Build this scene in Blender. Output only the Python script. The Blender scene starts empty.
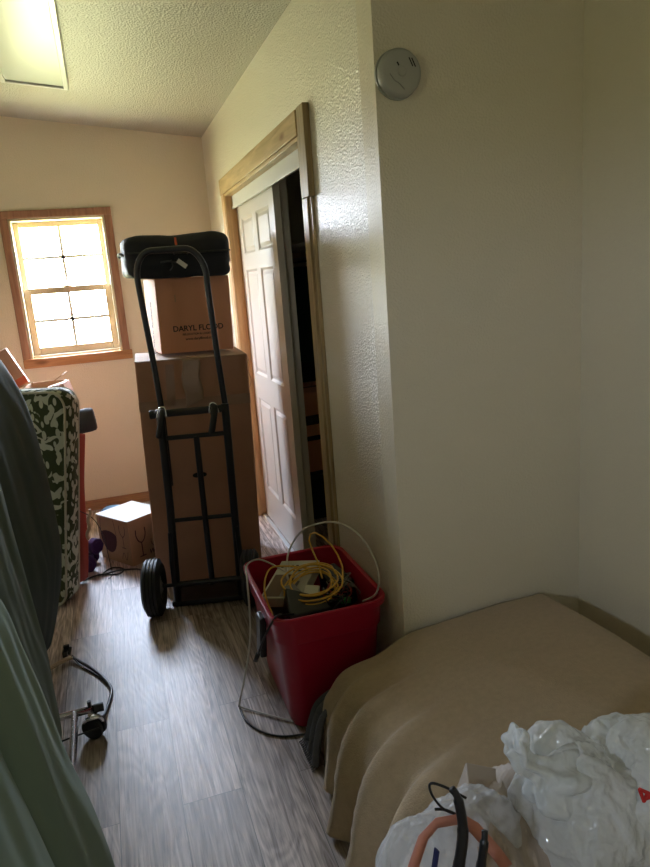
import bpy, bmesh, math, random
from mathutils import Vector, Matrix, noise, Euler
random.seed(7)
PI = math.pi
R = math.radians
SC = bpy.context.scene
COL = SC.collection

# ------------------------------------------------------------------ camera
cd = bpy.data.cameras.new('camera')
cd.sensor_fit = 'VERTICAL'; cd.sensor_height = 36; cd.lens = 685.34 / 867 * 36
cd.clip_start = 0.02; cd.clip_end = 200
cam = bpy.data.objects.new('camera', cd); COL.objects.link(cam)
_p, _r, _y = 0.2275, -0.077, 0.2943
_F = Vector((math.sin(_y)*math.cos(_p), math.cos(_y)*math.cos(_p), -math.sin(_p)))
_R = Vector((math.cos(_y), -math.sin(_y), 0)); _U = _R.cross(_F)
_a = _R*math.cos(_r) + _U*math.sin(_r); _b = -_R*math.sin(_r) + _U*math.cos(_r)
M = Matrix((_a, _b, -_F)).transposed().to_4x4()
M.translation = Vector((0, 0, 1.5))
cam.matrix_world = M
SC.camera = cam

# ------------------------------------------------------------------ world, light, exposure
SC.view_settings.view_transform = 'Standard'
SC.view_settings.look = 'None'
SC.view_settings.gamma = 1
SC.view_settings.use_curve_mapping = False
SC.view_settings.exposure = 1.1
SKY = 57.0
w = bpy.data.worlds.new('sky'); SC.world = w; w.use_nodes = True
nt = w.node_tree; nt.nodes.clear()
tc = nt.nodes.new('ShaderNodeTexCoord'); sx = nt.nodes.new('ShaderNodeSeparateXYZ')
cr = nt.nodes.new('ShaderNodeValToRGB'); mr = nt.nodes.new('ShaderNodeMapRange')
bg = nt.nodes.new('ShaderNodeBackground'); wo = nt.nodes.new('ShaderNodeOutputWorld')
mr.inputs[1].default_value = -1; mr.inputs[2].default_value = 1
e = cr.color_ramp.elements
e[0].position = 0.0; e[0].color = (.24, .26, .11, 1)          # sunlit lawn below
e[1].position = 1.0; e[1].color = (.58, .76, 1.1, 1)          # open sky
x = e.new(.46); x.color = (.38, .39, .22, 1)
x = e.new(.53); x.color = (.86, .94, 1.06, 1)                 # bright haze at the horizon
nt.links.new(tc.outputs['Generated'], sx.inputs[0]); nt.links.new(sx.outputs[2], mr.inputs[0])
nt.links.new(mr.outputs[0], cr.inputs[0]); nt.links.new(cr.outputs[0], bg.inputs[0])
bg.inputs[1].default_value = SKY
nt.links.new(bg.outputs[0], wo.inputs[0])

def portal(name, loc, rot, sx_, sy_):
    l = bpy.data.lights.new(name, 'AREA'); l.shape = 'RECTANGLE'; l.size = sx_; l.size_y = sy_
    l.cycles.is_portal = True
    o = bpy.data.objects.new(name, l); COL.objects.link(o); o.location = loc; o.rotation_euler = rot
# portals guide the sampling of the daylight through the far window and the added side opening
portal('daylight_portal', (-.2, 5.12, 1.55), (R(-90), 0, 0), .62, .96)

portal('fill_window_portal', (-1.60, -.29, 1.63), (0, R(-90), 0), .25, .34)  # portal of the unseen fill window

# ------------------------------------------------------------------ materials
def newmat(name):
    m = bpy.data.materials.new(name); m.use_nodes = True
    return m, m.node_tree, m.node_tree.nodes['Principled BSDF']
def mat(name, col, rough=.6, metal=0, bump=0, bscale=50, var=0, vscale=5, sheen=0, spec=.5, emit=0, stretch=None, trans=0, detail=3):
    m, t, b = newmat(name)
    b.inputs['Base Color'].default_value = (*col, 1); b.inputs['Roughness'].default_value = rough
    b.inputs['Metallic'].default_value = metal; b.inputs['Specular IOR Level'].default_value = spec
    if sheen:
        b.inputs['Sheen Weight'].default_value = sheen; b.inputs['Sheen Roughness'].default_value = .4
    co = t.nodes.new('ShaderNodeTexCoord'); mp = t.nodes.new('ShaderNodeMapping')
    t.links.new(co.outputs['Object'], mp.inputs[0])
    if stretch: mp.inputs['Scale'].default_value = stretch
    if bump:
        n = t.nodes.new('ShaderNodeTexNoise'); n.inputs['Scale'].default_value = bscale; n.inputs['Detail'].default_value = detail
        bp = t.nodes.new('ShaderNodeBump'); bp.inputs['Strength'].default_value = bump; bp.inputs['Distance'].default_value = .003
        t.links.new(mp.outputs[0], n.inputs['Vector']); t.links.new(n.outputs['Fac'], bp.inputs['Height']); t.links.new(bp.outputs[0], b.inputs['Normal'])
    if var:
        n = t.nodes.new('ShaderNodeTexNoise'); n.inputs['Scale'].default_value = vscale; n.inputs['Detail'].default_value = 5
        c = t.nodes.new('ShaderNodeValToRGB')
        c.color_ramp.elements[0].position = .3; c.color_ramp.elements[1].position = .7
        c.color_ramp.elements[0].color = (*[v*(1-var) for v in col], 1); c.color_ramp.elements[1].color = (*[min(1, v*(1+var)) for v in col], 1)
        t.links.new(mp.outputs[0], n.inputs['Vector']); t.links.new(n.outputs['Fac'], c.inputs[0]); t.links.new(c.outputs[0], b.inputs['Base Color'])
    return m

def wall_mat(name, col, rough, bump, scale, coat=0):
    m, t, b = newmat(name)
    b.inputs['Coat Weight'].default_value = coat; b.inputs['Coat Roughness'].default_value = .30; b.inputs['Coat IOR'].default_value = 1.9
    b.inputs['Base Color'].default_value = (*col, 1); b.inputs['Roughness'].default_value = rough
    co = t.nodes.new('ShaderNodeTexCoord')
    b.inputs['Specular IOR Level'].default_value = 1.0
    n = t.nodes.new('ShaderNodeTexNoise'); n.inputs['Scale'].default_value = scale; n.inputs['Detail'].default_value = 2; n.inputs['Roughness'].default_value = .4
    r = t.nodes.new('ShaderNodeValToRGB'); r.color_ramp.elements[0].position = .38; r.color_ramp.elements[1].position = .66
    bp = t.nodes.new('ShaderNodeBump'); bp.inputs['Strength'].default_value = bump; bp.inputs['Distance'].default_value = .003
    t.links.new(co.outputs['Object'], n.inputs['Vector']); t.links.new(n.outputs['Fac'], r.inputs[0]); t.links.new(r.outputs[0], bp.inputs['Height']); t.links.new(bp.outputs[0], b.inputs['Normal'])
    if coat: t.links.new(bp.outputs[0], b.inputs['Coat Normal'])
    return m

def wood_mat(name, c1, c2, knot=(.25, .1, .03), rough=.45, axis='Z', scale=1.0, coat=0):
    m, t, b = newmat(name); b.inputs['Roughness'].default_value = rough
    if coat: b.inputs['Coat Weight'].default_value = coat
    co = t.nodes.new('ShaderNodeTexCoord'); mp = t.nodes.new('ShaderNodeMapping')
    s = {'X': (1.2, 16, 16), 'Y': (16, 1.2, 16), 'Z': (16, 16, 1.2)}[axis]
    mp.inputs['Scale'].default_value = [v*scale for v in s]
    n = t.nodes.new('ShaderNodeTexNoise'); n.inputs['Scale'].default_value = 3; n.inputs['Detail'].default_value = 6; n.inputs['Distortion'].default_value = .6
    r = t.nodes.new('ShaderNodeValToRGB'); r.color_ramp.elements[0].position = .32; r.color_ramp.elements[1].position = .68
    r.color_ramp.elements[0].color = (*c1, 1); r.color_ramp.elements[1].color = (*c2, 1)
    mp2 = t.nodes.new('ShaderNodeMapping'); s2 = {'X': (3, 9, 9), 'Y': (9, 3, 9), 'Z': (9, 9, 3)}[axis]; mp2.inputs['Scale'].default_value = s2
    v = t.nodes.new('ShaderNodeTexVoronoi'); v.inputs['Scale'].default_value = 1.0
    r2 = t.nodes.new('ShaderNodeValToRGB'); r2.color_ramp.elements[0].position = .07; r2.color_ramp.elements[1].position = .17
    r2.color_ramp.elements[0].color = (1, 1, 1, 1); r2.color_ramp.elements[1].color = (0, 0, 0, 1)
    mx = t.nodes.new('ShaderNodeMix'); mx.data_type = 'RGBA'; mx.inputs[7].default_value = (*knot, 1)
    L = t.links.new
    L(co.outputs['Object'], mp.inputs[0]); L(mp.outputs[0], n.inputs['Vector']); L(n.outputs['Fac'], r.inputs[0])
    L(co.outputs['Object'], mp2.inputs[0]); L(mp2.outputs[0], v.inputs['Vector']); L(v.outputs['Distance'], r2.inputs[0])
    L(r2.outputs[0], mx.inputs[0]); L(r.outputs[0], mx.inputs[6]); L(mx.outputs[2], b.inputs['Base Color'])
    return m

def floor_mat():
    m, t, b = newmat('vinyl_plank'); L = t.links.new
    co = t.nodes.new('ShaderNodeTexCoord'); mp = t.nodes.new('ShaderNodeMapping')
    mp.inputs['Rotation'].default_value = (0, 0, R(90)); mp.inputs['Location'].default_value = (-1.785+1.2*2, .159+.18*0, 0)
    L(co.outputs['Object'], mp.inputs[0])
    br = t.nodes.new('ShaderNodeTexBrick'); br.inputs['Scale'].default_value = 1
    br.inputs['Brick Width'].default_value = 1.2; br.inputs['Row Height'].default_value = .18
    br.inputs['Mortar Size'].default_value = .0012; br.inputs['Mortar Smooth'].default_value = .2; br.inputs['Bias'].default_value = 0
    br.inputs['Color1'].default_value = (0, 0, 0, 1); br.inputs['Color2'].default_value = (1, 1, 1, 1); br.inputs['Mortar'].default_value = (.5, .5, .5, 1)
    br.offset = .37; br.offset_frequency = 2
    L(mp.outputs[0], br.inputs['Vector'])
    # per plank offset of the grain
    add = t.nodes.new('ShaderNodeVectorMath'); add.operation = 'MULTIPLY_ADD'
    L(br.outputs['Color'], add.inputs[0]); add.inputs[1].default_value = (7, 13, 0); L(co.outputs['Object'], add.inputs[2])
    g = t.nodes.new('ShaderNodeMapping'); g.inputs['Scale'].default_value = (75, 3.2, 1); L(add.outputs[0], g.inputs[0])
    n1 = t.nodes.new('ShaderNodeTexNoise'); n1.inputs['Scale'].default_value = 1; n1.inputs['Detail'].default_value = 8; n1.inputs['Roughness'].default_value = .65; n1.inputs['Distortion'].default_value = 1.2
    L(g.outputs[0], n1.inputs['Vector'])
    g2 = t.nodes.new('ShaderNodeMapping'); g2.inputs['Scale'].default_value = (7, 1.1, 1); L(add.outputs[0], g2.inputs[0])
    n2 = t.nodes.new('ShaderNodeTexNoise'); n2.inputs['Scale'].default_value = 1; n2.inputs['Detail'].default_value = 3; n2.inputs['Distortion'].default_value = .7
    L(g2.outputs[0], n2.inputs['Vector'])
    # contour lines of the second noise give cathedral grain
    mu = t.nodes.new('ShaderNodeMath'); mu.operation = 'MULTIPLY'; mu.inputs[1].default_value = 85; L(n2.outputs['Fac'], mu.inputs[0])
    si = t.nodes.new('ShaderNodeMath'); si.operation = 'SINE'; L(mu.outputs[0], si.inputs[0])
    ma = t.nodes.new('ShaderNodeMath'); ma.operation = 'MULTIPLY_ADD'; ma.inputs[1].default_value = .05; L(si.outputs[0], ma.inputs[0]); L(n1.outputs['Fac'], ma.inputs[2])
    r = t.nodes.new('ShaderNodeValToRGB'); el = r.color_ramp.elements
    el[0].position = .34; el[0].color = (.15, .10, .078, 1); el[1].position = .66; el[1].color = (.74, .63, .58, 1)
    q = el.new(.5); q.color = (.42, .335, .295, 1)
    L(ma.outputs[0], r.inputs[0])
    hv = t.nodes.new('ShaderNodeHueSaturation'); L(r.outputs[0], hv.inputs['Color'])
    mr = t.nodes.new('ShaderNodeMapRange'); mr.inputs[3].default_value = .75; mr.inputs[4].default_value = 1.2; L(br.outputs['Color'], mr.inputs[0]); L(mr.outputs[0], hv.inputs['Value'])
    mx = t.nodes.new('ShaderNodeMix'); mx.data_type = 'RGBA'; mx.inputs[7].default_value = (.05, .04, .035, 1)
    L(br.outputs['Fac'], mx.inputs[0]); L(hv.outputs[0], mx.inputs[6]); L(mx.outputs[2], b.inputs['Base Color'])
    rr = t.nodes.new('ShaderNodeMapRange'); rr.inputs[3].default_value = .40; rr.inputs[4].default_value = .60; L(n1.outputs['Fac'], rr.inputs[0]); L(rr.outputs[0], b.inputs['Roughness'])
    bp = t.nodes.new('ShaderNodeBump'); bp.inputs['Strength'].default_value = .35; bp.inputs['Distance'].default_value = .002
    L(ma.outputs[0], bp.inputs['Height']); L(bp.outputs[0], b.inputs['Normal'])
    b.inputs['Specular IOR Level'].default_value = .95
    b.inputs['Coat Weight'].default_value = .45; b.inputs['Coat Roughness'].default_value = .6
    return m

def glass_mat():
    m = bpy.data.materials.new('window_glass'); m.use_nodes = True; t = m.node_tree; t.nodes.clear()
    tr = t.nodes.new('ShaderNodeBsdfTransparent'); gl = t.nodes.new('ShaderNodeBsdfGlossy'); mx = t.nodes.new('ShaderNodeMixShader'); o = t.nodes.new('ShaderNodeOutputMaterial')
    gl.inputs['Roughness'].default_value = .02; mx.inputs[0].default_value = .06
    t.links.new(tr.outputs[0], mx.inputs[1]); t.links.new(gl.outputs[0], mx.inputs[2]); t.links.new(mx.outputs[0], o.inputs[0])
    return m

def plastic_film(name, col, alpha=.5, rough=.13):
    m, t, b = newmat(name); L = t.links.new
    b.inputs['Base Color'].default_value = (*col, 1); b.inputs['Roughness'].default_value = rough
    b.inputs['Specular IOR Level'].default_value = .8
    tl = t.nodes.new('ShaderNodeBsdfTranslucent'); tl.inputs[0].default_value = (*col, 1)
    tr = t.nodes.new('ShaderNodeBsdfTransparent'); m1 = t.nodes.new('ShaderNodeMixShader'); m2 = t.nodes.new('ShaderNodeMixShader')
    m1.inputs[0].default_value = .45; m2.inputs[0].default_value = alpha
    o = t.nodes['Material Output']
    co = t.nodes.new('ShaderNodeTexCoord'); n = t.nodes.new('ShaderNodeTexNoise'); n.inputs['Scale'].default_value = 14; n.inputs['Detail'].default_value = 3
    av = t.nodes.new('ShaderNodeVectorMath'); av.operation = 'MULTIPLY_ADD'; av.inputs[1].default_value = (.10, .10, .10)
    L(co.outputs['Object'], n.inputs['Vector']); L(n.outputs['Color'], av.inputs[0]); L(co.outputs['Object'], av.inputs[2])
    mp = t.nodes.new('ShaderNodeMapping'); mp.inputs['Scale'].default_value = (22, 22, 11); L(av.outputs[0], mp.inputs[0])
    v1 = t.nodes.new('ShaderNodeTexVoronoi'); v1.inputs['Scale'].default_value = 1; L(mp.outputs[0], v1.inputs['Vector'])
    v2 = t.nodes.new('ShaderNodeTexVoronoi'); v2.inputs['Scale'].default_value = 2.7; L(mp.outputs[0], v2.inputs['Vector'])
    sm = t.nodes.new('ShaderNodeMath'); sm.operation = 'MULTIPLY_ADD'; sm.inputs[1].default_value = .4; L(v2.outputs['Distance'], sm.inputs[0]); L(v1.outputs['Distance'], sm.inputs[2])
    bp = t.nodes.new('ShaderNodeBump'); bp.inputs['Strength'].default_value = 1; bp.inputs['Distance'].default_value = .010
    L(sm.outputs[0], bp.inputs['Height']); L(bp.outputs[0], b.inputs['Normal'])
    L(b.outputs[0], m1.inputs[1]); L(tl.outputs[0], m1.inputs[2]); L(tr.outputs[0], m2.inputs[1]); L(m1.outputs[0], m2.inputs[2]); L(m2.outputs[0], o.inputs[0])
    return m

def floral_mat():
    m, t, b = newmat('floral_print'); L = t.links.new
    b.inputs['Roughness'].default_value = .85
    co = t.nodes.new('ShaderNodeTexCoord')
    def noise_(sc, dist, off):
        mp = t.nodes.new('ShaderNodeMapping'); mp.inputs['Location'].default_value = off; L(co.outputs['Object'], mp.inputs[0])
        n = t.nodes.new('ShaderNodeTexNoise'); n.inputs['Scale'].default_value = sc; n.inputs['Detail'].default_value = 1; n.inputs['Distortion'].default_value = dist
        L(mp.outputs[0], n.inputs['Vector']); return n
    n = noise_(15, 1.3, (0, 0, 0))
    r = t.nodes.new('ShaderNodeValToRGB'); r.color_ramp.interpolation = 'LINEAR'
    e = r.color_ramp.elements; e[0].position = .53; e[0].color = (0, 0, 0, 1); e[1].position = .545; e[1].color = (1, 1, 1, 1)
    L(n.outputs['Fac'], r.inputs[0])
    # oval leaves and berries
    mp = t.nodes.new('ShaderNodeMapping'); mp.inputs['Rotation'].default_value = (0, R(35), 0); mp.inputs['Scale'].default_value = (34, 34, 16); L(co.outputs['Object'], mp.inputs[0])
    v = t.nodes.new('ShaderNodeTexVoronoi'); v.inputs['Scale'].default_value = 1; L(mp.outputs[0], v.inputs['Vector'])
    r2 = t.nodes.new('ShaderNodeValToRGB'); e = r2.color_ramp.elements; e[0].position = .34; e[0].color = (1, 1, 1, 1); e[1].position = .37; e[1].color = (0, 0, 0, 1)
    L(v.outputs['Distance'], r2.inputs[0])
    mxx = t.nodes.new('ShaderNodeMath'); mxx.operation = 'MAXIMUM'; L(r.outputs[0], mxx.inputs[0]); L(r2.outputs[0], mxx.inputs[1])
    mx = t.nodes.new('ShaderNodeMix'); mx.data_type = 'RGBA'; mx.inputs[6].default_value = (.045, .06, .02, 1); mx.inputs[7].default_value = (.56, .58, .46, 1)
    L(mxx.outputs[0], mx.inputs[0]); L(mx.outputs[2], b.inputs['Base Color'])
    return m

MW = {
 'wall': wall_mat('wall_paint', (.80, .73, .57), .38, .28, 150),
 'wall_closet': wall_mat('wall_paint_semigloss', (.80, .73, .57), .34, .7, 150, 1.0),
 'wall_far': wall_mat('wall_paint_far', (.74, .66, .51), .5, .3, 190),
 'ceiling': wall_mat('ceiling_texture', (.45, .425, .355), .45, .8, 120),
 'floor': floor_mat(), 'glass': glass_mat(),
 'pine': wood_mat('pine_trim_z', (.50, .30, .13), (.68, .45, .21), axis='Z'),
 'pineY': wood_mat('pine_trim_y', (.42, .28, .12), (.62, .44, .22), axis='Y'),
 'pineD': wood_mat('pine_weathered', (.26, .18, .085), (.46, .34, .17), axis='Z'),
 'stain': wood_mat('stained_casing', (.26, .125, .075), (.40, .21, .125), axis='Z'),
 'stainX': wood_mat('stained_sill', (.36, .16, .06), (.55, .27, .11), axis='X'),
 'baseX': wood_mat('baseboard_wood', (.28, .14, .07), (.45, .25, .12), axis='X'),
 'sash': mat('sash_tan', (.52, .40, .27), .45, var=.08, vscale=8),
 'jambl': mat('window_jamb', (.62, .54, .38), .4),
 'white': mat('white_enamel', (.72, .72, .70), .3),
 'door': mat('door_white', (.64, .595, .535), .28, bump=.05, bscale=80, stretch=(1, 1, .1)),
 'track': mat('track_white', (.68, .68, .68), .35),
 'plast': mat('detector_plastic', (.42, .42, .38), .45),
 'black': mat('black_plastic', (.012, .012, .013), .35),
 'slot': mat('dark_slot', (.01, .01, .01), .8),
 'blackmetal': mat('black_powder_coat', (.012, .013, .018), .3, bump=.08, bscale=200),
 'rubber': mat('tyre_rubber', (.022, .021, .022), .6, bump=.2, bscale=90),
 'chrome': mat('chrome', (.85, .86, .88), .25, metal=1),
 'carton': mat('cardboard', (.70, .33, .19), .8, bump=.12, bscale=30, var=.08, vscale=3, stretch=(1, 1, .2)),
 'carton_dark': mat('cardboard_brown', (.50, .26, .17), .8, bump=.12, bscale=30, var=.12, vscale=3),
 'carton_light': mat('cardboard_pale', (.42, .27, .16), .75, var=.1, vscale=4),
 'tape': mat('packing_tape', (.45, .30, .22), .15, bump=.5, bscale=40),
 'ink': mat('printing_ink', (.012, .012, .015), .7),
 'ink_brown': mat('brown_printing', (.06, .02, .03), .7),
 'label_white': mat('white_label', (.75, .74, .70), .5),
 'bagfabric': mat('black_nylon', (.009, .010, .016), .75, bump=.4, bscale=400),
 'orange': mat('orange_embroidery', (.65, .12, .05), .6),
 'tub': mat('red_plastic', (.42, .006, .035), .36, bump=.05, bscale=120),
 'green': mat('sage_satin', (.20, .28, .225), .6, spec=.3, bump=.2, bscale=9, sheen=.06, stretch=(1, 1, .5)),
 'greenm': mat('sage_satin_half_shade', (.115, .155, .12), .65, spec=.25, bump=.2, bscale=9, sheen=.04),  # middle comforter: sage satin with its shade mixed into the base colour
 'greend': mat('sage_satin_deep_shade', (.085, .105, .095), .8, spec=.1, bump=.2, bscale=9, stretch=(1, 1, .5)),  # back comforter: same satin, deeper shade painted into the colour
 'blanket': mat('tan_fleece', (.50, .385, .255), .95, bump=.55, bscale=260, sheen=.25, var=.06, vscale=60),
 'greyknit': mat('grey_knit', (.13, .13, .14), .95, bump=1, bscale=160),
 'mattress': mat('mattress_ticking', (.5, .48, .42), .9),
 'floral': floral_mat(),
 'piping': mat('cream_piping', (.55, .52, .40), .8, bump=.4, bscale=150),
 'red': mat('red_fabric', (.30, .04, .022), .7, bump=.4, bscale=30, var=.25, vscale=9, stretch=(1, 1, .2)),
 'lace': mat('cream_lace', (.55, .42, .30), .9, bump=1, bscale=150),
 'purple': mat('purple_vinyl', (.05, .018, .11), .3),
 'blue': mat('blue_plastic', (.12, .30, .44), .35),
 'charcoal': mat('charcoal_cloth', (.035, .030, .028), .85, bump=.3, bscale=150),
 'filmw': plastic_film('white_bag_film', (.93, .95, .95), .86),
 'filmc': plastic_film('clear_bag_film', (.88, .91, .95), .55),
 'beige': mat('beige_paper', (.44, .37, .31), .6, bump=.2, bscale=40),
 'coral': mat('coral_band', (.62, .26, .19), .5),
 'navy': mat('navy_print', (.02, .025, .10), .5),
 'redink': mat('red_print', (.6, .02, .02), .5),
 'yellowc': mat('yellow_cable', (.72, .42, .06), .4),
 'whitec': mat('white_cable', (.62, .60, .55), .4),
 'greenc': mat('green_connector', (.05, .30, .08), .4),
 'pinkc': mat('red_wire', (.40, .06, .06), .45),
 'greyp': mat('grey_plastic', (.25, .24, .23), .5),
 'brownp': mat('brown_print', (.16, .10, .06), .5),
 'paper': mat('cream_box', (.62, .60, .50), .55),
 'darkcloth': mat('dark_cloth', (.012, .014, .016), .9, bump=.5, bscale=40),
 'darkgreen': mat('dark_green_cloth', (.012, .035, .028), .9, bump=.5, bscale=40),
 'ltpanel': mat('light_diffuser', (.46, .48, .43), .35),
}

# ------------------------------------------------------------------ helpers
def tag(o, label=None, cat=None, group=None, kind=None):
    if label: o['label'] = label
    if cat: o['category'] = cat
    if group: o['group'] = group
    if kind: o['kind'] = kind
    return o
def thing(name, label, cat, loc=(0, 0, 0), rot=(0, 0, 0), group=None):
    o = bpy.data.objects.new(name, None); COL.objects.link(o); o.empty_display_size = .05
    o.location = loc; o.rotation_euler = rot
    return tag(o, label, cat, group)
def obj(name, bm, m, parent=None, smooth=False, bevel=0, sub=0, loc=None, rot=None, label=None):
    bmesh.ops.recalc_face_normals(bm, faces=bm.faces)
    me = bpy.data.meshes.new(name); bm.to_mesh(me); bm.free()
    for mm in (m if isinstance(m, (list, tuple)) else [m]): me.materials.append(MW[mm] if isinstance(mm, str) else mm)
    if smooth:
        for p in me.polygons: p.use_smooth = True
    o = bpy.data.objects.new(name, me); COL.objects.link(o)
    if parent: o.parent = parent
    if loc: o.location = loc
    if rot: o.rotation_euler = rot
    if bevel:
        b = o.modifiers.new('bevel', 'BEVEL'); b.width = bevel; b.segments = 3; b.limit_method = 'ANGLE'; b.angle_limit = R(40)
        for p in me.polygons: p.use_smooth = True
        if hasattr(me, 'set_sharp_from_angle'): me.set_sharp_from_angle(angle=R(50))
    if sub:
        s = o.modifiers.new('sub', 'SUBSURF'); s.levels = sub; s.render_levels = sub
    if label: o['label'] = label
    return o
def box(bm, x0, x1, y0, y1, z0, z1, mtx=None):
    r = bmesh.ops.create_cube(bm, size=1)
    M_ = Matrix.Translation(((x0+x1)/2, (y0+y1)/2, (z0+z1)/2)) @ Matrix.Diagonal((x1-x0, y1-y0, z1-z0, 1))
    if mtx: M_ = mtx @ M_
    bmesh.ops.transform(bm, matrix=M_, verts=r['verts']); return r['verts']
def bx(*a, **k):
    bm = bmesh.new(); box(bm, *a, **k); return bm
def poly(bm, pts, flip=False):
    vs = [bm.verts.new(p) for p in pts]; return bm.faces.new(vs[::-1] if flip else vs)
def cyl(bm, p0, p1, r0, r1=None, seg=24, caps=True):
    p0 = Vector(p0); p1 = Vector(p1); d = p1-p0
    q = Vector((0, 0, 1)).rotation_difference(d.normalized())
    r = bmesh.ops.create_cone(bm, cap_ends=caps, segments=seg, radius1=r0, radius2=r0 if r1 is None else r1, depth=d.length)
    bmesh.ops.transform(bm, matrix=Matrix.Translation((p0+p1)/2) @ q.to_matrix().to_4x4(), verts=r['verts'])
    return r['verts']
def spline(pts, n=8, closed=False):
    pts = [Vector(p) for p in pts]; out = []; N = len(pts)
    for i in range(N if closed else N-1):
        if closed: p0, p1, p2, p3 = pts[(i-1) % N], pts[i], pts[(i+1) % N], pts[(i+2) % N]
        else: p0, p1, p2, p3 = pts[max(i-1, 0)], pts[i], pts[i+1], pts[min(i+2, N-1)]
        for k in range(n):
            t = k/n
            out.append(.5*((2*p1)+(-p0+p2)*t+(2*p0-5*p1+4*p2-p3)*t*t+(-p0+3*p1-3*p2+p3)*t**3))
    if not closed: out.append(pts[-1])
    return out
def tube(bm, pts, r, seg=10, closed=False, n=8, smooth=True, flat=1.0):
    P_ = spline(pts, n, closed) if smooth else [Vector(p) for p in pts]
    rings = []; N = len(P_); up = None
    for i, p in enumerate(P_):
        a = P_[(i-1) % N] if (closed or i > 0) else p; b = P_[(i+1) % N] if (closed or i < N-1) else p
        t = (b-a).normalized()
        if up is None:
            up = t.orthogonal().normalized()
            if flat != 1.0:
                up = (Vector((0, 0, 1)) - t*t.z)
                up = up.normalized() if up.length > .1 else t.orthogonal().normalized()
        up = (up - t*up.dot(t)); up = up.normalized() if up.length > 1e-5 else t.orthogonal().normalized()
        s = t.cross(up)
        rr = r[min(int(i/N*len(r)), len(r)-1)] if isinstance(r, (list, tuple)) else r
        rings.append([bm.verts.new(p + (up*math.cos(k/seg*2*PI)*flat + s*math.sin(k/seg*2*PI))*rr) for k in range(seg)])
    for i in range(N if closed else N-1):
        a, b = rings[i], rings[(i+1) % N]
        for k in range(seg): bm.faces.new((a[k], a[(k+1) % seg], b[(k+1) % seg], b[k]))
    if not closed: bm.faces.new(rings[0][::-1]); bm.faces.new(rings[-1])
def loft(bm, rings, cap0=True, cap1=True):
    vs = [[bm.verts.new(p) for p in r] for r in rings]
    for a, b in zip(vs, vs[1:]):
        n = len(a)
        for k in range(n): bm.faces.new((a[k], a[(k+1) % n], b[(k+1) % n], b[k]))
    if cap0: bm.faces.new(vs[0][::-1])
    if cap1: bm.faces.new(vs[-1])
    return vs
def rrect(x0, x1, y0, y1, r, z, n=6):
    out = []
    for cx, cy, a0 in ((x1-r, y1-r, 0), (x0+r, y1-r, 90), (x0+r, y0+r, 180), (x1-r, y0+r, 270)):
        for k in range(n+1):
            a = R(a0+90*k/n); out.append(Vector((cx+r*math.cos(a), cy+r*math.sin(a), z)))
    return out
def lathe(bm, prof, seg=32, mtx=Matrix.Identity(4), closed=False):
    rings = [[mtx @ Vector((r*math.cos(k/seg*2*PI), r*math.sin(k/seg*2*PI), z)) for k in range(seg)] for r, z in prof]
    if closed: rings.append(rings[0]); loft(bm, rings, False, False); bmesh.ops.remove_doubles(bm, verts=bm.verts, dist=1e-6)
    else: loft(bm, rings)
def grid(bm, nu, nv, f, mat_index=0):
    V = [[bm.verts.new(f(i/nu, j/nv)) for j in range(nv+1)] for i in range(nu+1)]
    for i in range(nu):
        for j in range(nv):
            fc = bm.faces.new((V[i][j], V[i+1][j], V[i+1][j+1], V[i][j+1])); fc.material_index = mat_index
    return V
def solidify(o, t, off=0):
    s = o.modifiers.new('thickness', 'SOLIDIFY'); s.thickness = t; s.offset = off; return o
def text(name, body, size, m, parent, mtx, extrude=.0004, shear=0):
    c = bpy.data.curves.new(name, 'FONT'); c.body = body; c.size = size; c.extrude = extrude; c.offset = size*.018; c.align_x = 'CENTER'; c.align_y = 'CENTER'; c.shear = shear
    o = bpy.data.objects.new(name, c); COL.objects.link(o)
    bpy.context.view_layer.update()
    me = bpy.data.meshes.new_from_object(o); me.materials.append(MW[m])
    bpy.data.objects.remove(o)
    n = bpy.data.objects.new(name, me); COL.objects.link(n); n.parent = parent; n.matrix_local = mtx
    return n
def lerp(a, b, t): return a+(b-a)*t
def prof(pts, t):                                  # sample a polyline of tuples at t in 0..1
    n = len(pts)-1; k = min(int(t*n), n-1); u = t*n-k
    p0, p1, p2, p3 = pts[max(k-1, 0)], pts[k], pts[k+1], pts[min(k+2, n)]
    return tuple(.5*((2*b)+(-a+c)*u+(2*a-5*b+4*c-d)*u*u+(-a+3*b-3*c+d)*u**3) for a, b, c, d in zip(p0, p1, p2, p3))
def nz(v, s=1.0, o=0): return noise.noise(Vector((v[0]*s+o, v[1]*s-o, v[2]*s+o*.7)))
def struct(name, bm, m, **k): return tag(obj(name, bm, m, **k), kind='structure')

# ------------------------------------------------------------------ the room
XL, XR, YB, YF, XW, YA = -1.55, 1.46, -1.8, 4.928, .788, 1.879
def ceil(x): return 2.455+.117*(XW-x)
def wall_seg(bm, x0, x1, y0, y1, z0=0., z1=None):
    tz = lambda x: (ceil(x)+.03) if z1 is None else z1
    v = [bm.verts.new(p) for p in ((x0, y0, z0), (x1, y0, z0), (x1, y1, z0), (x0, y1, z0), (x0, y0, tz(x0)), (x1, y0, tz(x1)), (x1, y1, tz(x1)), (x0, y1, tz(x0)))]
    for f in ((0, 3, 2, 1), (4, 5, 6, 7), (0, 1, 5, 4), (1, 2, 6, 5), (2, 3, 7, 6), (3, 0, 4, 7)): bm.faces.new([v[i] for i in f])
T = .11
struct('floor', bx(XL-T, XR+.3, YB-T, YF+T, -.05, 0), 'floor')
bm = bmesh.new()
v = []
for x_ in (XL-T, XR+.3):
    for y_ in (YB-T, YF+T):
        for dz in (0, .06): v.append(bm.verts.new((x_, y_, ceil(x_)+dz)))
for f in ((0, 2, 6, 4), (1, 5, 7, 3), (0, 1, 3, 2), (4, 6, 7, 5), (0, 4, 5, 1), (2, 3, 7, 6)): bm.faces.new([v[i] for i in f])
struct('ceiling', bm, 'ceiling')
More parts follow.
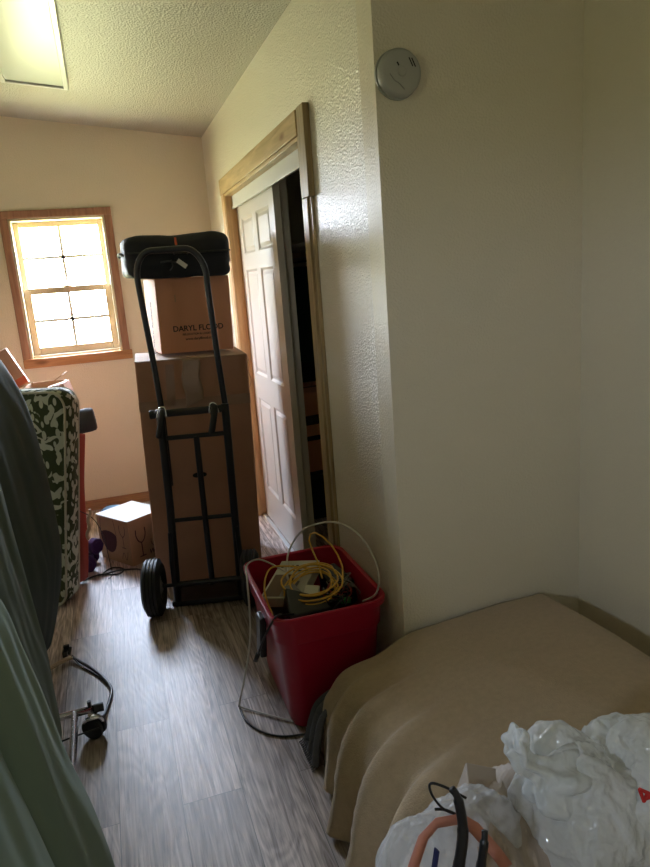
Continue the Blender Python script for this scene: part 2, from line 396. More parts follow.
# far wall with the window opening
wx0, wx1, wz0, wz1 = -.496, .092, 1.095, 1.990
bm = bmesh.new(); FT = .16
wall_seg(bm, XL-T, wx0, YF, YF+FT); wall_seg(bm, wx1, XR+.3, YF, YF+FT)
wall_seg(bm, wx0, wx1, YF, YF+FT, 0, wz0); wall_seg(bm, wx0, wx1, YF, YF+FT, wz1)
struct('wall_back', bm, 'wall_far')
bm = bmesh.new(); sy0, sy1, sz0, sz1 = -.45, -.13, 1.52, 1.75       # small high opening beside the viewer, added to let in fill daylight
wall_seg(bm, XL-T, XL, YB, sy0); wall_seg(bm, XL-T, XL, sy1, YF); wall_seg(bm, XL-T, XL, sy0, sy1, 0, sz0); wall_seg(bm, XL-T, XL, sy0, sy1, sz1)
struct('wall_left', bm, 'wall')
bm = bmesh.new()
wall_seg(bm, XW, XW+T, YA+T, 2.6); wall_seg(bm, XW, XW+T, 4.222, YF); wall_seg(bm, XW, XW+T, 2.6, 4.222, 2.005)
struct('wall_closet', bm, 'wall_closet')
bm = bmesh.new(); wall_seg(bm, XW, XR, YA, YA+T)
struct('wall_nook', bm, 'wall')
bm = bmesh.new(); wall_seg(bm, XR, XR+T, YB, YF)
struct('wall_right', bm, 'wall')
# wall behind the viewer
bm = bmesh.new(); wall_seg(bm, XL, XR, YB-T, YB)
struct('wall_front', bm, 'wall')
# baseboards
struct('baseboard_back', bx(XL, XW, YF-.014, YF, 0, .075), 'baseX', bevel=.003)
struct('baseboard_right', bx(XR-.014, XR, YB, YA, 0, .075), 'baseX', bevel=.003)

# window 1 : double hung, 2 x 2 lights in each sash
W = tag(bpy.data.objects.new('window_1', None), kind='structure'); COL.objects.link(W); W.location = (0, 0, 0)
cw = .048
bm = bmesh.new()
box(bm, wx0-cw, wx0, YF-.018, YF, 1.04+.06, wz1); box(bm, wx1, wx1+cw, YF-.018, YF, 1.04+.06, wz1); box(bm, wx0-cw, wx1+cw, YF-.018, YF, wz1, wz1+cw)
obj('window_casing', bm, 'stain', W, bevel=.003)
obj('window_sill', bx(wx0-cw-.0, wx1+cw+.012, YF-.032, YF+.06, 1.04, 1.10), 'stainX', W, bevel=.004)
bm = bmesh.new(); jt = .016
box(bm, wx0, wx0+jt, YF-.012, YF+FT, wz0, wz1); box(bm, wx1-jt, wx1, YF-.012, YF+FT, wz0, wz1)
box(bm, wx0, wx1, YF-.012, YF+FT, wz1-jt, wz1); box(bm, wx0, wx1, YF+.01, YF+FT, wz0, wz0+.02)
obj('window_jamb', bm, 'jambl', W, bevel=.002)
def sash(name, x0, x1, z0, z1, y0, st, bot, top):
    bm = bmesh.new(); y1 = y0+.035
    box(bm, x0, x0+st, y0, y1, z0, z1); box(bm, x1-st, x1, y0, y1, z0, z1); box(bm, x0+st, x1-st, y0, y1, z0, z0+bot); box(bm, x0+st, x1-st, y0, y1, z1-top, z1)
    s = obj(name, bm, 'sash', W, bevel=.004)
    bm = bmesh.new(); gx = (x0+x1)/2; gz = (z0+bot+z1-top)/2
    box(bm, gx-.010, gx+.010, y0+.008, y0+.022, z0+bot, z1-top); box(bm, x0+st, x1-st, y0+.008, y0+.022, gz-.010, gz+.010)
    obj('grille', bm, 'track', s)
    obj('pane', bx(x0+st, x1-st, y0+.024, y0+.027, z0+bot, z1-top), 'glass', s)
mid = 1.525
sash('upper_sash', wx0+jt, wx1-jt, mid-.012, wz1-jt, YF+.085, .034, .036, .034)
sash('lower_sash', wx0+jt, wx1-jt, wz0+.02, mid+.028, YF+.045, .046, .05, .042)
obj('sash_lock', bx(-.225, -.175, YF+.03, YF+.05, mid+.02, mid+.034), 'sash', W, bevel=.003)

W2 = tag(bpy.data.objects.new('added_fill_window', None), kind='structure'); COL.objects.link(W2)  # unseen window, added so daylight fills the near walls and bed
bm = bmesh.new()
for a in ((sy0-.06, sy0, sz0-.06, sz1+.06), (sy1, sy1+.06, sz0-.06, sz1+.06), (sy0, sy1, sz0-.06, sz0), (sy0, sy1, sz1, sz1+.06)): box(bm, XL, XL+.018, a[0], a[1], a[2], a[3])
obj('window_casing', bm, 'stain', W2, bevel=.003)
obj('pane', bx(XL-.06, XL-.055, sy0, sy1, sz0, sz1), 'glass', W2)

# closet : casing, jambs, header fascia, bypass doors, shelf
def pine(name, bm, m='pine', parent=None): return obj(name, bm, m, parent, bevel=.0025)
TR = tag(bpy.data.objects.new('trim_1', None), kind='structure'); COL.objects.link(TR)
cx0 = XW-.02
pine('head_casing', bx(cx0-.004, XW, 2.595, 4.312, 2.005, 2.093), 'pineY', TR)
pine('far_casing', bx(cx0, XW, 4.222, 4.305, 0, 2.005), 'pine', TR)
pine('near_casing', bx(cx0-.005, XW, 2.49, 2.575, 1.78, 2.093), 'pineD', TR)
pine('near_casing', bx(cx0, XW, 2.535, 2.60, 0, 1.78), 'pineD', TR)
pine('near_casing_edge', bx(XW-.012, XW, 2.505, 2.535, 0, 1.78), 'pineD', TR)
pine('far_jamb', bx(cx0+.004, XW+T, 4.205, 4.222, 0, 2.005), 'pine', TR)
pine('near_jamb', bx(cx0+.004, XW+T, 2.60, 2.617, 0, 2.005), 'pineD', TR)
pine('head_jamb', bx(cx0+.004, XW+T, 2.617, 4.205, 1.988, 2.005), 'pineY', TR)
bm = bmesh.new(); box(bm, .812, .820, 2.617, 4.205, 1.915, 1.988); box(bm, .808, .812, 2.617, 4.205, 1.915, 1.930); box(bm, .82, .895, 2.617, 4.205, 1.975, 1.988)
obj('track_fascia', bm, 'track', TR, bevel=.0015)
obj('floor_guide', bx(.812, .83, 3.1, 4.205, 0, .008), 'track', TR)

def bypass_door(name, x0, y0, y1):
    D = tag(bpy.data.objects.new(name, None), kind='structure'); COL.objects.link(D)
    z0, z1, th = .012, 1.955, .034; W_ = y1-y0
    bm = bmesh.new()
    ys = [y0, y0+.11, y0+W_/2-.045, y0+W_/2+.045, y1-.11, y1]
    zs = [z0, .22, .80, .95, 1.56, 1.65, 1.85, z1]
    V = [[bm.verts.new((x0, y, z)) for z in zs] for y in ys]
    pan = []
    for i in range(5):
        for j in range(7):
            f = bm.faces.new((V[i][j], V[i][j+1], V[i+1][j+1], V[i+1][j]))
            if i in (1, 3) and j in (1, 3, 5): pan.append(f)
    for f in bm.faces: f.normal_update()
    for f in pan:
        bmesh.ops.inset_region(bm, faces=[f], thickness=.018, depth=-.009)
        bmesh.ops.inset_region(bm, faces=[f], thickness=.006, depth=0)
        bmesh.ops.inset_region(bm, faces=[f], thickness=.026, depth=.007)
    ed = [e_ for e_ in bm.edges if e_.is_boundary]
    r = bmesh.ops.extrude_edge_only(bm, edges=ed)
    nv = [q for q in r['geom'] if isinstance(q, bmesh.types.BMVert)]
    for q in nv: q.co.x = x0+th
    o = obj('door_slab', bm, 'door', D)
    return D
bypass_door('door_1', .834, 3.30, 4.195)
bypass_door('door_2', .878, 3.33, 4.18)
# door edge strips in grey aluminium
# closet interior
struct('wall_closet_end', (lambda b: (wall_seg(b, XW+T, XR, 4.75, 4.85), b)[1])(bmesh.new()), 'wall')
sh = thing('closet_shelf', 'dark closet shelf glimpsed through the gap beside the white sliding door', 'shelf', (1.25, 3.4, 1.66))
obj('shelf_board', bx(-.16, .2, -1.35, 1.34, 0, .02), 'white', sh)
obj('clothes_rod', (lambda b: (cyl(b, (-.02, -1.35, -.06), (-.02, 1.34, -.06), .016), b)[1])(bmesh.new()), 'chrome', sh, smooth=True)
def garment(x, y, ztop, zbot, m, label):
    bm = bmesh.new()
    def f(u, v):
        a = u*2*PI; hw = lerp(.19, .23, v) * (1 if v > .12 else .35+.65*v/.12)
        return Vector((x+math.cos(a)*hw*(1+.06*math.sin(a*5+v*3)), y+math.sin(a)*.035*(1+.4*math.sin(a*7)), lerp(ztop, zbot, v)))
    grid(bm, 28, 14, f)
    o = obj('hanging_garment', bm, m, smooth=True); tag(o, label, 'clothes')
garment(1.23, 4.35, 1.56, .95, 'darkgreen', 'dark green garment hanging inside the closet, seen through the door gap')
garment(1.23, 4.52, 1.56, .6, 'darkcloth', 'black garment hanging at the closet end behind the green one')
def carton(name, label, loc, rot, sx_, sy_, sz, m='carton', tape=True, group=None, gap=True):
    t = thing(name, label, 'box', loc, rot, group)
    bm = bmesh.new(); box(bm, 0, sx_, 0, sy_, 0, sz)
    obj('body', bm, m, t, bevel=.004)
    bm = bmesh.new(); box(bm, .002, sx_-.002, .002, sy_/2-.0015, sz, sz+.003); box(bm, .002, sx_-.002, sy_/2+.0015, sy_-.002, sz, sz+.003)
    obj('top_flaps', bm, m, t)
    if tape:
        bm = bmesh.new(); box(bm, -.001, sx_+.001, sy_/2-.025, sy_/2+.025, sz+.003, sz+.0036)
        box(bm, -.0015, -.0005, sy_/2-.025, sy_/2+.025, sz-.09, sz+.003)
        obj('tape', bm, 'tape', t)
    return t
cb = carton('cardboard_box', 'brown printed cardboard box inside the dark closet, behind the door gap', (1.02, 3.98, .30), (0, 0, R(8)), .36, .4, .5, 'carton')
text('printed_lettering', 'FRAGILE', .07, 'ink', cb, Matrix.Translation((-.002, .2, .32)) @ Matrix.Rotation(R(-90), 4, 'Z') @ Matrix.Rotation(R(90), 4, 'X')) if False else None
bm = bmesh.new(); box(bm, .05, .31, -.0015, -.0005, .30, .36); box(bm, .05, .2, -.0015, -.0005, .2, .23)
obj('printed_panel', bm, 'ink', cb)
tt = thing('storage_tote', 'dark storage tote on the closet floor under the printed cardboard box', 'tote', (1.2, 4.2, 0))
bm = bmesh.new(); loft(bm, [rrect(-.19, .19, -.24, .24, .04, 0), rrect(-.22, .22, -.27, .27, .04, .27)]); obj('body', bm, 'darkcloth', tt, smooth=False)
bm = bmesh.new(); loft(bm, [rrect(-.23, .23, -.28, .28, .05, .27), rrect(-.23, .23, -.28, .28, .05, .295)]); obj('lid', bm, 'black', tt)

# ceiling light panel
sl = math.atan(.117)
CLx = -.165
cl = thing('ceiling_light', 'flat rectangular white ceiling light panel, switched off', 'light', (CLx, 3.39, ceil(CLx)), (0, sl, 0))
hw, hl = .160, .64
bm = bmesh.new()
box(bm, -hw, hw, -hl, hl, -.012, 0)
obj('housing', bm, 'white', cl)
bm = bmesh.new()
for a in ((-hw, -hw+.024, -hl, hl), (hw-.024, hw, -hl, hl), (-hw+.024, hw-.024, -hl, -hl+.024), (-hw+.024, hw-.024, hl-.024, hl)): box(bm, a[0], a[1], a[2], a[3], -.032, -.012)
obj('frame', bm, 'white', cl, bevel=.003)
obj('diffuser', bx(-hw+.024, hw-.024, -hl+.024, hl-.024, -.022, -.0125), 'ltpanel', cl)

# smoke detector
sd = thing('smoke_detector', 'round white smoke detector high on the wall beside the corner', 'smoke detector', (.849, YA, 2.013), (R(90), 0, 0))
bm = bmesh.new(); lathe(bm, [(.062, 0), (.064, .004), (.064, .012)], 40); obj('base_plate', bm, 'plast', sd, smooth=False)
bm = bmesh.new(); lathe(bm, [(.060, .012), (.0615, .02), (.0605, .034), (.056, .040), (.05, .042), (.0005, .0425)], 48); obj('cover', bm, 'plast', sd, smooth=True)
bm = bmesh.new(); lathe(bm, [(.0125, .0425), (.0125, .0445), (.0115, .0455), (.0005, .0456)], 24); obj('test_button', bm, 'plast', sd, smooth=False)
for k in (0, 1):
    bm = bmesh.new()
    box(bm, -.0015, .0015, -.012, .012, .0418, .0428, Matrix.Translation((.028+.008*k, .024-.001*k, 0)) @ Matrix.Rotation(R(25), 4, 'Z'))
    obj('vent_slot', bm, 'slot', sd)
bm2 = bmesh.new(); box(bm2, -.002, .002, -.005, .005, .0418, .0430, Matrix.Translation((-.010, .019, 0)) @ Matrix.Rotation(R(30), 4, 'Z'))
obj('indicator_slot', bm2, 'slot', sd)
bm = bmesh.new(); tube(bm, [(-.035, -.005, .0425), (-.022, -.022, .0427), (-.008, -.03, .0427), (.006, -.045, .0425)], .0012, 6); obj('moulded_line', bm, 'greyp', sd)

# ------------------------------------------------------------------ hand truck and its load
HT = thing('hand_truck', 'black steel hand truck with ribbed tyres holding the tall cartons', 'hand truck', (.312, 3.115, 0), (0, 0, R(-13)))
k_ = math.tan(R(1.2))
def up(x, z, y=0.): return Vector((x*(.96 if z < .97 else .93)+k_*min(z, .95)-.045*max(0., z-.95), y, z))
# telescoping arch handle
bm = bmesh.new()
arc = [up(-.148, .60), up(-.150, .95), up(-.155, 1.2), up(-.160, 1.50)]
for k in range(9):
    a = R(180-22.5*k/2*1.0*2/2*1) if False else R(180-90*k/8); arc.append(up(-.075+.085*math.cos(a), 1.535+.12*math.sin(a)))
for k in range(9):
    a = R(90-90*k/8); arc.append(up(.075+.085*math.cos(a), 1.535+.12*math.sin(a)))
arc += [up(.157, 1.50), up(.152, 1.2), up(.148, .95), up(.146, .60)]
tube(bm, arc, .0135, 14, smooth=False)
obj('arch_handle', bm, 'blackmetal', HT, smooth=True)
for s in (-1, 1):
    bm = bmesh.new(); sx0 = .148 if s > 0 else .158; tube(bm, [up(s*sx0, .965, -.022), up(s*sx0, .9, -.022), up(s*sx0, .5, -.022), up(s*(sx0 if s > 0 else .170), .03, -.022)], .0185, 14, smooth=False)
    obj('side_rail', bm, 'blackmetal', HT, smooth=True)
for z, r_ in ((.945, .017), (.83, .011), (.435, .010), (.115, .013)):
    bm = bmesh.new(); x_ = .185 if z > .9 else .148
    cyl(bm, up(-x_, z, -.022), up(.148, z, -.022), r_); obj('crossbar', bm, 'blackmetal', HT, smooth=False)
bm = bmesh.new(); cyl(bm, up(-.205, .945, -.022), up(-.18, .945, -.022), .02); obj('end_knob', bm, 'rubber', HT, bevel=.004)
bm = bmesh.new(); cyl(bm, up(0, .83, -.022), up(.008, .1, -.022), .014); obj('centre_bar', bm, 'blackmetal', HT)
for s in (-1, 1):
    bm = bmesh.new(); x_ = -.150 if s < 0 else .092
    tube(bm, [up(x_, .925, -.03), up(x_, .955, -.045), up(x_+.012, .96, -.075), up(x_+.008, .93, -.10), up(x_-.004, .88, -.10), up(x_-.012, .855, -.09)], .0145, 12)
    obj('grip_handle', bm, 'rubber', HT, smooth=True)
    bm = bmesh.new(); tube(bm, [up(x_-.016, .935, -.055), up(x_-.004, .975, -.055), up(x_+.018, .975, -.055), up(x_+.026, .935, -.055)], .005, 8)
    obj('grip_bracket', bm, 'chrome', HT, smooth=True)
    # axle brackets
    bm = bmesh.new(); v_ = [(s*.148, -.03, .42), (s*.148, -.03, .10), (s*.155, -.085, .10), (s*.155, -.085, .15)]
    tube(bm, [Vector((s*.155, -.03, .38)), Vector((s*.16, -.06, .24)), Vector((s*.16, -.07, .13))], .012, 8, smooth=False)
    obj('axle_bracket', bm, 'blackmetal', HT)
bm = bmesh.new(); cyl(bm, (-.275, -.07, .135), (.225, -.07, .135), .009); obj('axle', bm, 'blackmetal', HT)
bm = bmesh.new(); box(bm, -.19, .19, -.035, .19, .006, .014); box(bm, -.19, .19, -.035, -.027, .006, .03); obj('toe_plate', bm, 'blackmetal', HT, bevel=.003)
for s in (-1, 1):
    mt = Matrix.Translation((-.255 if s < 0 else .200, -.07, .133)) @ Matrix.Rotation(R(90), 4, 'Y')
    pr_ = [(.062, -.032), (.085, -.043), (.108, -.042), (.122, -.034)]
    for q in (-.024, -.008, .008, .024):
        pr_ += [(.128, q-.006), (.1325, q-.005), (.1325, q+.005), (.128, q+.006)]
        if q < .02: pr_ += [(.126, q+.008)]
    pr_ += [(.122, .034), (.108, .042), (.085, .043), (.062, .032)]
    bm = bmesh.new(); lathe(bm, pr_, 56, mt, closed=True); wv = obj('wheel', bm, 'rubber', HT, smooth=False)
    bm = bmesh.new(); lathe(bm, [(.02, -.04), (.03, -.035), (.035, -.012), (.063, -.026), (.066, .0), (.063, .026), (.035, .012), (.03, .035), (.02, .04)], 32, mt); obj('wheel_hub', bm, 'greyp', wv, smooth=False)

# tall carton on the toe plate, leaning slightly to the right
BC = thing('tall_moving_box', 'tall brown cardboard carton strapped upright against the black hand truck', 'box', (.075, 3.36, .016), (0, R(1.6), R(-3)))
bw, bd, bh = .535, .46, 1.145
bm = bmesh.new(); box(bm, 0, bw, 0, bd, 0, bh)
obj('body', bm, 'carton_dark', BC, bevel=.005)
bm = bmesh.new(); box(bm, .0, bw, 0, bd/2-.002, bh, bh+.004); box(bm, 0, bw, bd/2+.002, bd, bh, bh+.004)
obj('top_flaps', bm, 'carton_light', BC)
bm = bmesh.new()
def ft(u, v): 
    x_ = .215+.085*v + .006*math.sin(u*9); z_ = bh+.006-.0 - u*.30
    if u < .12: return Vector((x_, .07-.6*u, bh+.0055))
    return Vector((x_+.01*nz((x_*9, z_*9, 0)), -.0025-.003*abs(nz((x_*30, z_*25, 3))), bh+.006-(u-.1)*.27*(1-.15*v)))
grid(bm, 30, 8, ft); solidify(obj('loose_tape', bm, 'tape', BC, smooth=True), .0006)
bm = bmesh.new(); box(bm, -.001, bw+.001, -.0016, -.0006, .905, .955); obj('tape_band', bm, mat('tape_brown', (.42, .25, .17), .25), BC)
bm = bmesh.new(); box(bm, .10, .14, -.0016, -.0006, .93, 1.13, Matrix.Rotation(R(2), 4, 'Y')); obj('tape_strip', bm, MW['tape'] if False else mat('tape_faint', (.44, .26, .18), .25), BC)
bm = bmesh.new()
pts = [Vector((.235+.035*math.copysign(abs(math.cos(a))**.6, math.cos(a))+.02, -.001, .565+.013*math.sin(a))) for a in [k/20*2*PI for k in range(20)]]
bm.faces.new([bm.verts.new(p) for p in pts]); solidify(obj('hand_hole', bm, 'slot', BC), .001)
bm = bmesh.new(); tube(bm, [(bw+.002, .02, 1.14), (bw+.012, .02, 1.10), (bw+.004, .02, 1.06), (bw+.014, .015, 1.02), (bw+.003, .015, .98)], .006, 6, flat=.3); obj('torn_tape', bm, 'tape', BC)

# upper carton with lettering
UB = thing('lettered_moving_box', 'square cardboard box with black lettering standing on the tall carton', 'box', (.246, 3.49, 1.175), (0, R(1.6), R(5)))
uw, ud, uh = .370, .36, .365
obj('body', bx(0, uw, 0, ud, 0, uh), 'carton', UB, bevel=.004)
bm = bmesh.new(); box(bm, 0, uw, 0, ud/2-.002, uh, uh+.003); box(bm, 0, uw, ud/2+.002, ud, uh, uh+.003); obj('top_flaps', bm, 'carton', UB)
FM = lambda x, z: Matrix.Translation((x, -.0008, z)) @ Matrix.Rotation(R(90), 4, 'X')
text('printed_lettering', 'DARYL FLOOD', .038, 'ink', UB, FM(.195, .118))
text('printed_lettering', 'RELOCATION & LOGISTICS', .0135, 'ink', UB, FM(.195, .089))
text('printed_lettering', 'www.darylflood.com', .0175, 'ink', UB, FM(.20, .066))
SM = Matrix.Translation((-.0008, .19, .12)) @ Matrix.Rotation(R(-90), 4, 'Z') @ Matrix.Rotation(R(90), 4, 'X') @ Matrix.Rotation(R(90), 4, 'Z')
text('printed_lettering', 'DARYL FLOOD', .040, 'ink_brown', UB, SM)
bm = bmesh.new(); box(bm, .09, .094, -.001, -.0004, .25, .285); obj('scuff', bm, 'carton_light', UB)

# black soft bag on top
SB = thing('black_duffel_bag', 'black soft travel bag lying on top of the lettered box', 'bag', (.380, 3.645, 1.542), (0, R(1.6), R(3)))
bm = bmesh.new()
bmesh.ops.create_cube(bm, size=1); bmesh.ops.subdivide_edges(bm, edges=bm.edges, cuts=11, use_grid_fill=True)
for v in bm.verts:
    c = v.co.copy(); e_ = 9.0
    n_ = (abs(2*c.x)**e_+abs(2*c.y)**e_+abs(2*c.z)**e_)**(1/e_); c = c/n_*max(abs(2*c.x), abs(2*c.y), abs(2*c.z))
    d = .012*nz(c, 6)+.006*nz(c, 15, 4)
    p = Vector((c.x*.51, c.y*.36, (c.z+.5)*.20)); p += Vector((c.x, c.y, c.z)).normalized()*d
    if c.z > .3: p.z += .018*(.5+.5*math.cos((c.x-.33)*9))*(1 if c.x > 0 else .3)-.004
    if c.x < -.3: p.z += .0
    p.z = max(p.z, .004) if c.y > -.44 else p.z-.016
    v.co = p
bag = obj('bag_body', bm, 'bagfabric', SB, smooth=True, sub=1)
bm = bmesh.new(); tube(bm, [(-.245, -.183, .118), (0, -.190, .112), (.245, -.183, .118)], .004, 6); obj('zipper', bm, 'black', SB)
bm = bmesh.new(); tube(bm, [(-.03, -.190, .105), (-.03, -.20, .118), (.03, -.20, .118), (.03, -.190, .105)], .0035, 6); tube(bm, [(-.10, -.192, .07), (-.06, -.2, .073), (-.02, -.192, .066)], .004, 6); tube(bm, [(-.05, -.195, .08), (-.045, -.2, .05), (-.06, -.197, .03)], .003, 6)
obj('zipper_pulls', bm, mat('dark_steel', (.10, .10, .11), .3, metal=1), SB)
bm = bmesh.new()
box(bm, -.006, .004, -.199, -.194, .135, .150, Matrix.Translation((-.018, 0, .012))); box(bm, -.025, -.016, -.199, -.194, .157, .182)
obj('embroidered_mark', bm, 'orange', SB)
bm = bmesh.new(); box(bm, -.026, .026, -.2045, -.2035, -.011, .011, Matrix.Translation((.0, 0, .06)) @ Matrix.Rotation(R(38), 4, 'Y')); obj('luggage_tag', bm, 'label_white', SB, label='white luggage tag')
bm = bmesh.new(); tube(bm, [(-.262, -.10, .11), (-.270, -.06, .12), (-.270, .06, .12), (-.262, .10, .11)], .008, 8, flat=.5); obj('side_handle', bm, 'bagfabric', SB)

# ------------------------------------------------------------------ by the far wall
WB = thing('wine_glass_box', 'small cardboard box printed with wine glasses standing on the floor', 'box', (-.037, 3.735, 0), (0, 0, R(34)))
bs, bt, bhh = .25, .295, .262
obj('body', bx(0, bs, 0, bt, 0, bhh), 'carton_light', WB, bevel=.003)
bm = bmesh.new(); box(bm, -.002, bs+.002, -.002, bt/2-.001, bhh, bhh+.003); box(bm, -.002, bs+.002, bt/2+.001, bt+.002, bhh, bhh+.003); obj('top_flaps', bm, 'label_white', WB)
def glass_shape(cx, h, w_, bottom=.02, filled=False):
    # outline of a wine glass, thin printed strokes, in (a, z)
    st = .004; L_ = []
    L_.append([(cx-w_/2, bottom+h), (cx-w_/2*1.05, bottom+h*.8), (cx-w_*.35, bottom+h*.6), (cx, bottom+h*.5), (cx+w_*.35, bottom+h*.6), (cx+w_/2*1.05, bottom+h*.8), (cx+w_/2, bottom+h)])
    L_.append([(cx, bottom+h*.5), (cx, bottom+.002)]); L_.append([(cx-w_*.35, bottom), (cx+w_*.35, bottom)])
    return L_
def strokes(bm, L_, plane, t=.0036):
    for s in L_:
        s2 = [Vector((a, 0, z)) for a, z in s]
        P_ = spline(s2, 5) if len(s2) > 2 else s2
        for a, b in zip(P_, P_[1:]):
            d = (b-a).normalized(); n_ = Vector((-d.z, 0, d.x))*t
            q = [a-n_, b-n_, b+n_, a+n_]
            pts = [Vector((p.x, -.0008, p.z)) if plane == 'front' else Vector((-.0008, p.x, p.z)) for p in q]
            poly(bm, pts)
bm = bmesh.new(); strokes(bm, glass_shape(.075, .16, .06, .04), 'front'); obj('printed_glass', bm, 'ink_brown', WB); bm = bmesh.new(); strokes(bm, glass_shape(.19, .1, .05, .12), 'front'); obj('printed_glass', bm, 'ink_brown', WB); bm = bmesh.new(); strokes(bm, glass_shape(.165, .10, .05, .02), 'front', .0018)
obj('printed_glass', bm, 'ink_brown', WB)
bm = bmesh.new(); strokes(bm, glass_shape(.06, .13, .05, .10), 'side', .0022); strokes(bm, [[(.03, .08), (.05, .03), (.07, .07), (.09, .03)]], 'side', .002)
pts = [(-.0012, .195+.075*math.cos(a), .15+.10*math.sin(a) if math.sin(a) < 0 else .15+.03*math.sin(a)) for a in [k/24*2*PI for k in range(24)]]
bm.faces.new([bm.verts.new(p) for p in pts])
strokes(bm, [[(.122, .16), (.128, .22), (.135, .25)], [(.268, .16), (.262, .22), (.255, .25)]], 'side', .002)
obj('printed_goblet', bm, 'ink_brown', WB)
text('printed_lettering', 'Wine', .04, 'ink_brown', WB, Matrix.Translation((.16, -.001, .045)) @ Matrix.Rotation(R(90), 4, 'X'), shear=.3)

bm = bmesh.new(); lathe(bm, [(.05, 0), (.066, .05), (.072, .16), (.070, .18), (.06, .192), (.02, .198), (.0005, .198)], 36, Matrix.Translation((-.112, 4.28, 0)))
tag(obj('blue_bucket', bm, 'blue', smooth=True), 'round light blue plastic tub just showing behind the wine glass box', 'tub')

# purple dumbbells
def dumbbell(loc, rot, label):
    t = thing('dumbbell', label, 'dumbbell', loc, rot, None)
    bm = bmesh.new(); cyl(bm, (0, -.05, 0), (0, .05, 0), .016, seg=16); obj('grip', bm, 'purple', t)
    for s in (-1, 1):
        bm = bmesh.new(); cyl(bm, (0, s*.045, 0), (0, s*.085, 0), .047, .040 if s > 0 else .047, seg=8); w_ = obj('weight_head', bm, 'purple', t, bevel=.006)
        bm = bmesh.new(); lathe(bm, [(.028, s*.0), (.028, .002), (.0005, .002)], 20, Matrix.Translation((0, s*.085, 0)) @ Matrix.Rotation(R(-90*s), 4, 'X')); obj('end_badge', bm, 'purple', w_)
dumbbell((-.262, 3.845, .047), (0, R(20), R(-8)), 'purple vinyl dumbbell on the floor, the nearer one by the green cushion')
dumbbell((-.264, 3.85, .137), (0, 0, R(40)), 'purple vinyl dumbbell lying on top of the nearer one')

# black cable on the floor between dumbbell and box
bm = bmesh.new(); tube(bm, [(-.30, 3.66, .006), (-.22, 3.70, .006), (-.12, 3.66, .006), (-.09, 3.72, .006), (-.15, 3.76, .008), (-.2, 3.68, .012), (-.12, 3.70, .010), (-.02, 3.68, .006), (.02, 3.62, .006)], .0045, 8)
tag(obj('black_cable', bm, 'black', smooth=True), 'thin black cable coiled on the floor before the wine glass box', 'cable')
bm = bmesh.new(); tube(bm, [(-.26, 3.58, .42), (-.20, 3.60, .36), (-.165, 3.64, .25), (-.155, 3.68, .1), (-.15, 3.66, .012), (-.17, 3.62, .006)], .002, 6)
tag(obj('thin_wire', bm, 'black', smooth=True), 'thin dark wire hanging down beside the floral cushion to the floor', 'wire')

# floral cushion standing on end
FC = thing('floral_cushion', 'tall green and cream floral print cushion standing upright on end', 'cushion', (-.372, 3.38, 0), (0, 0, R(-28)))
cwid, cth, chh = .56, .12, 1.075; shr = math.tan(R(9.5))
def cush_outline(off=0):
    out = []; x0, x1, z0, z1 = -cwid+off, 0-off, .0+off, chh-off
    for cx, cz, a0, r in ((x1-.09, z1-.09, 0, .09), (x0+.09, z1-.09, 90, .09), (x0+.07, z0+.07, 180, .07), (x1-.07, z0+.07, 270, .07)):
        r = max(r-off*.5, .01)
        for k in range(9):
            a = R(a0+90*k/8); out.append((cx+r*math.cos(a), cz+r*math.sin(a)))
    return out
bm = bmesh.new()
rings = []
for off, y_ in ((.20, -.022), (.12, -.016), (.04, -.007), (.008, .002), (0, .01), (-.004, cth/2), (0, cth-.01), (.008, cth-.002), (.04, cth+.007), (.12, cth+.016), (.20, cth+.022)):
    rings.append([Vector((a + shr*b + .006*nz((a, b, y_), 5), y_, max(b, .002))) for a, b in cush_outline(off)])
loft(bm, rings)
obj('cushion_body', bm, 'floral', FC, smooth=True)
for y_ in (0.0, cth):
    bm = bmesh.new(); tube(bm, [Vector((a+shr*b, y_, max(b, .005))) for a, b in cush_outline(.002)], .0055, 8, closed=True, smooth=False); obj('piping', bm, 'piping', FC, smooth=True)

# dark bolster behind cushion
BL = thing('charcoal_bolster', 'dark charcoal cylindrical bolster end poking out behind the floral cushion', 'bolster', (0, 0, 0))
bm = bmesh.new(); p1 = Vector((-.118, 3.80, .845)); p0 = Vector((-.60, 3.80, .80)); q = (p1-p0).normalized().to_track_quat('Z', 'Y').to_matrix().to_4x4()
lathe(bm, [(.05, 0), (.062, .015), (.064, .25), (.064, .45), (.060, .475), (.050, .483), (.02, .484), (.0005, .484)], 36, Matrix.Translation(p0) @ q)
obj('bolster_body', bm, 'charcoal', BL, smooth=True)
# red folded cloth standing behind the cushion
RC = thing('red_folded_cloth', 'red and orange folded cloth with cream lace edge hanging behind the floral cushion', 'cloth', (0, 0, 0))
bm = bmesh.new()
def fr(u, v):
    z = lerp(.80, .03, v); xe = lerp(-.184, -.246, v)
    a = u*2*PI
    return Vector((xe-.05+.05*math.cos(a)*(1+.12*math.sin(4*a+z*2))-.03*v+.006*math.sin(z*9), 3.63+.05*math.sin(a)*(1+.2*math.sin(3*a+1)), z))
grid(bm, 40, 30, fr); obj('cloth', bm, 'red', RC, smooth=True)
bm = bmesh.new(); tube(bm, [(-.207+.006*math.sin(k*1.7)-.004*k, 3.57, .42-.02*k) for k in range(9)], .008, 6); obj('lace_edge', bm, 'lace', RC)
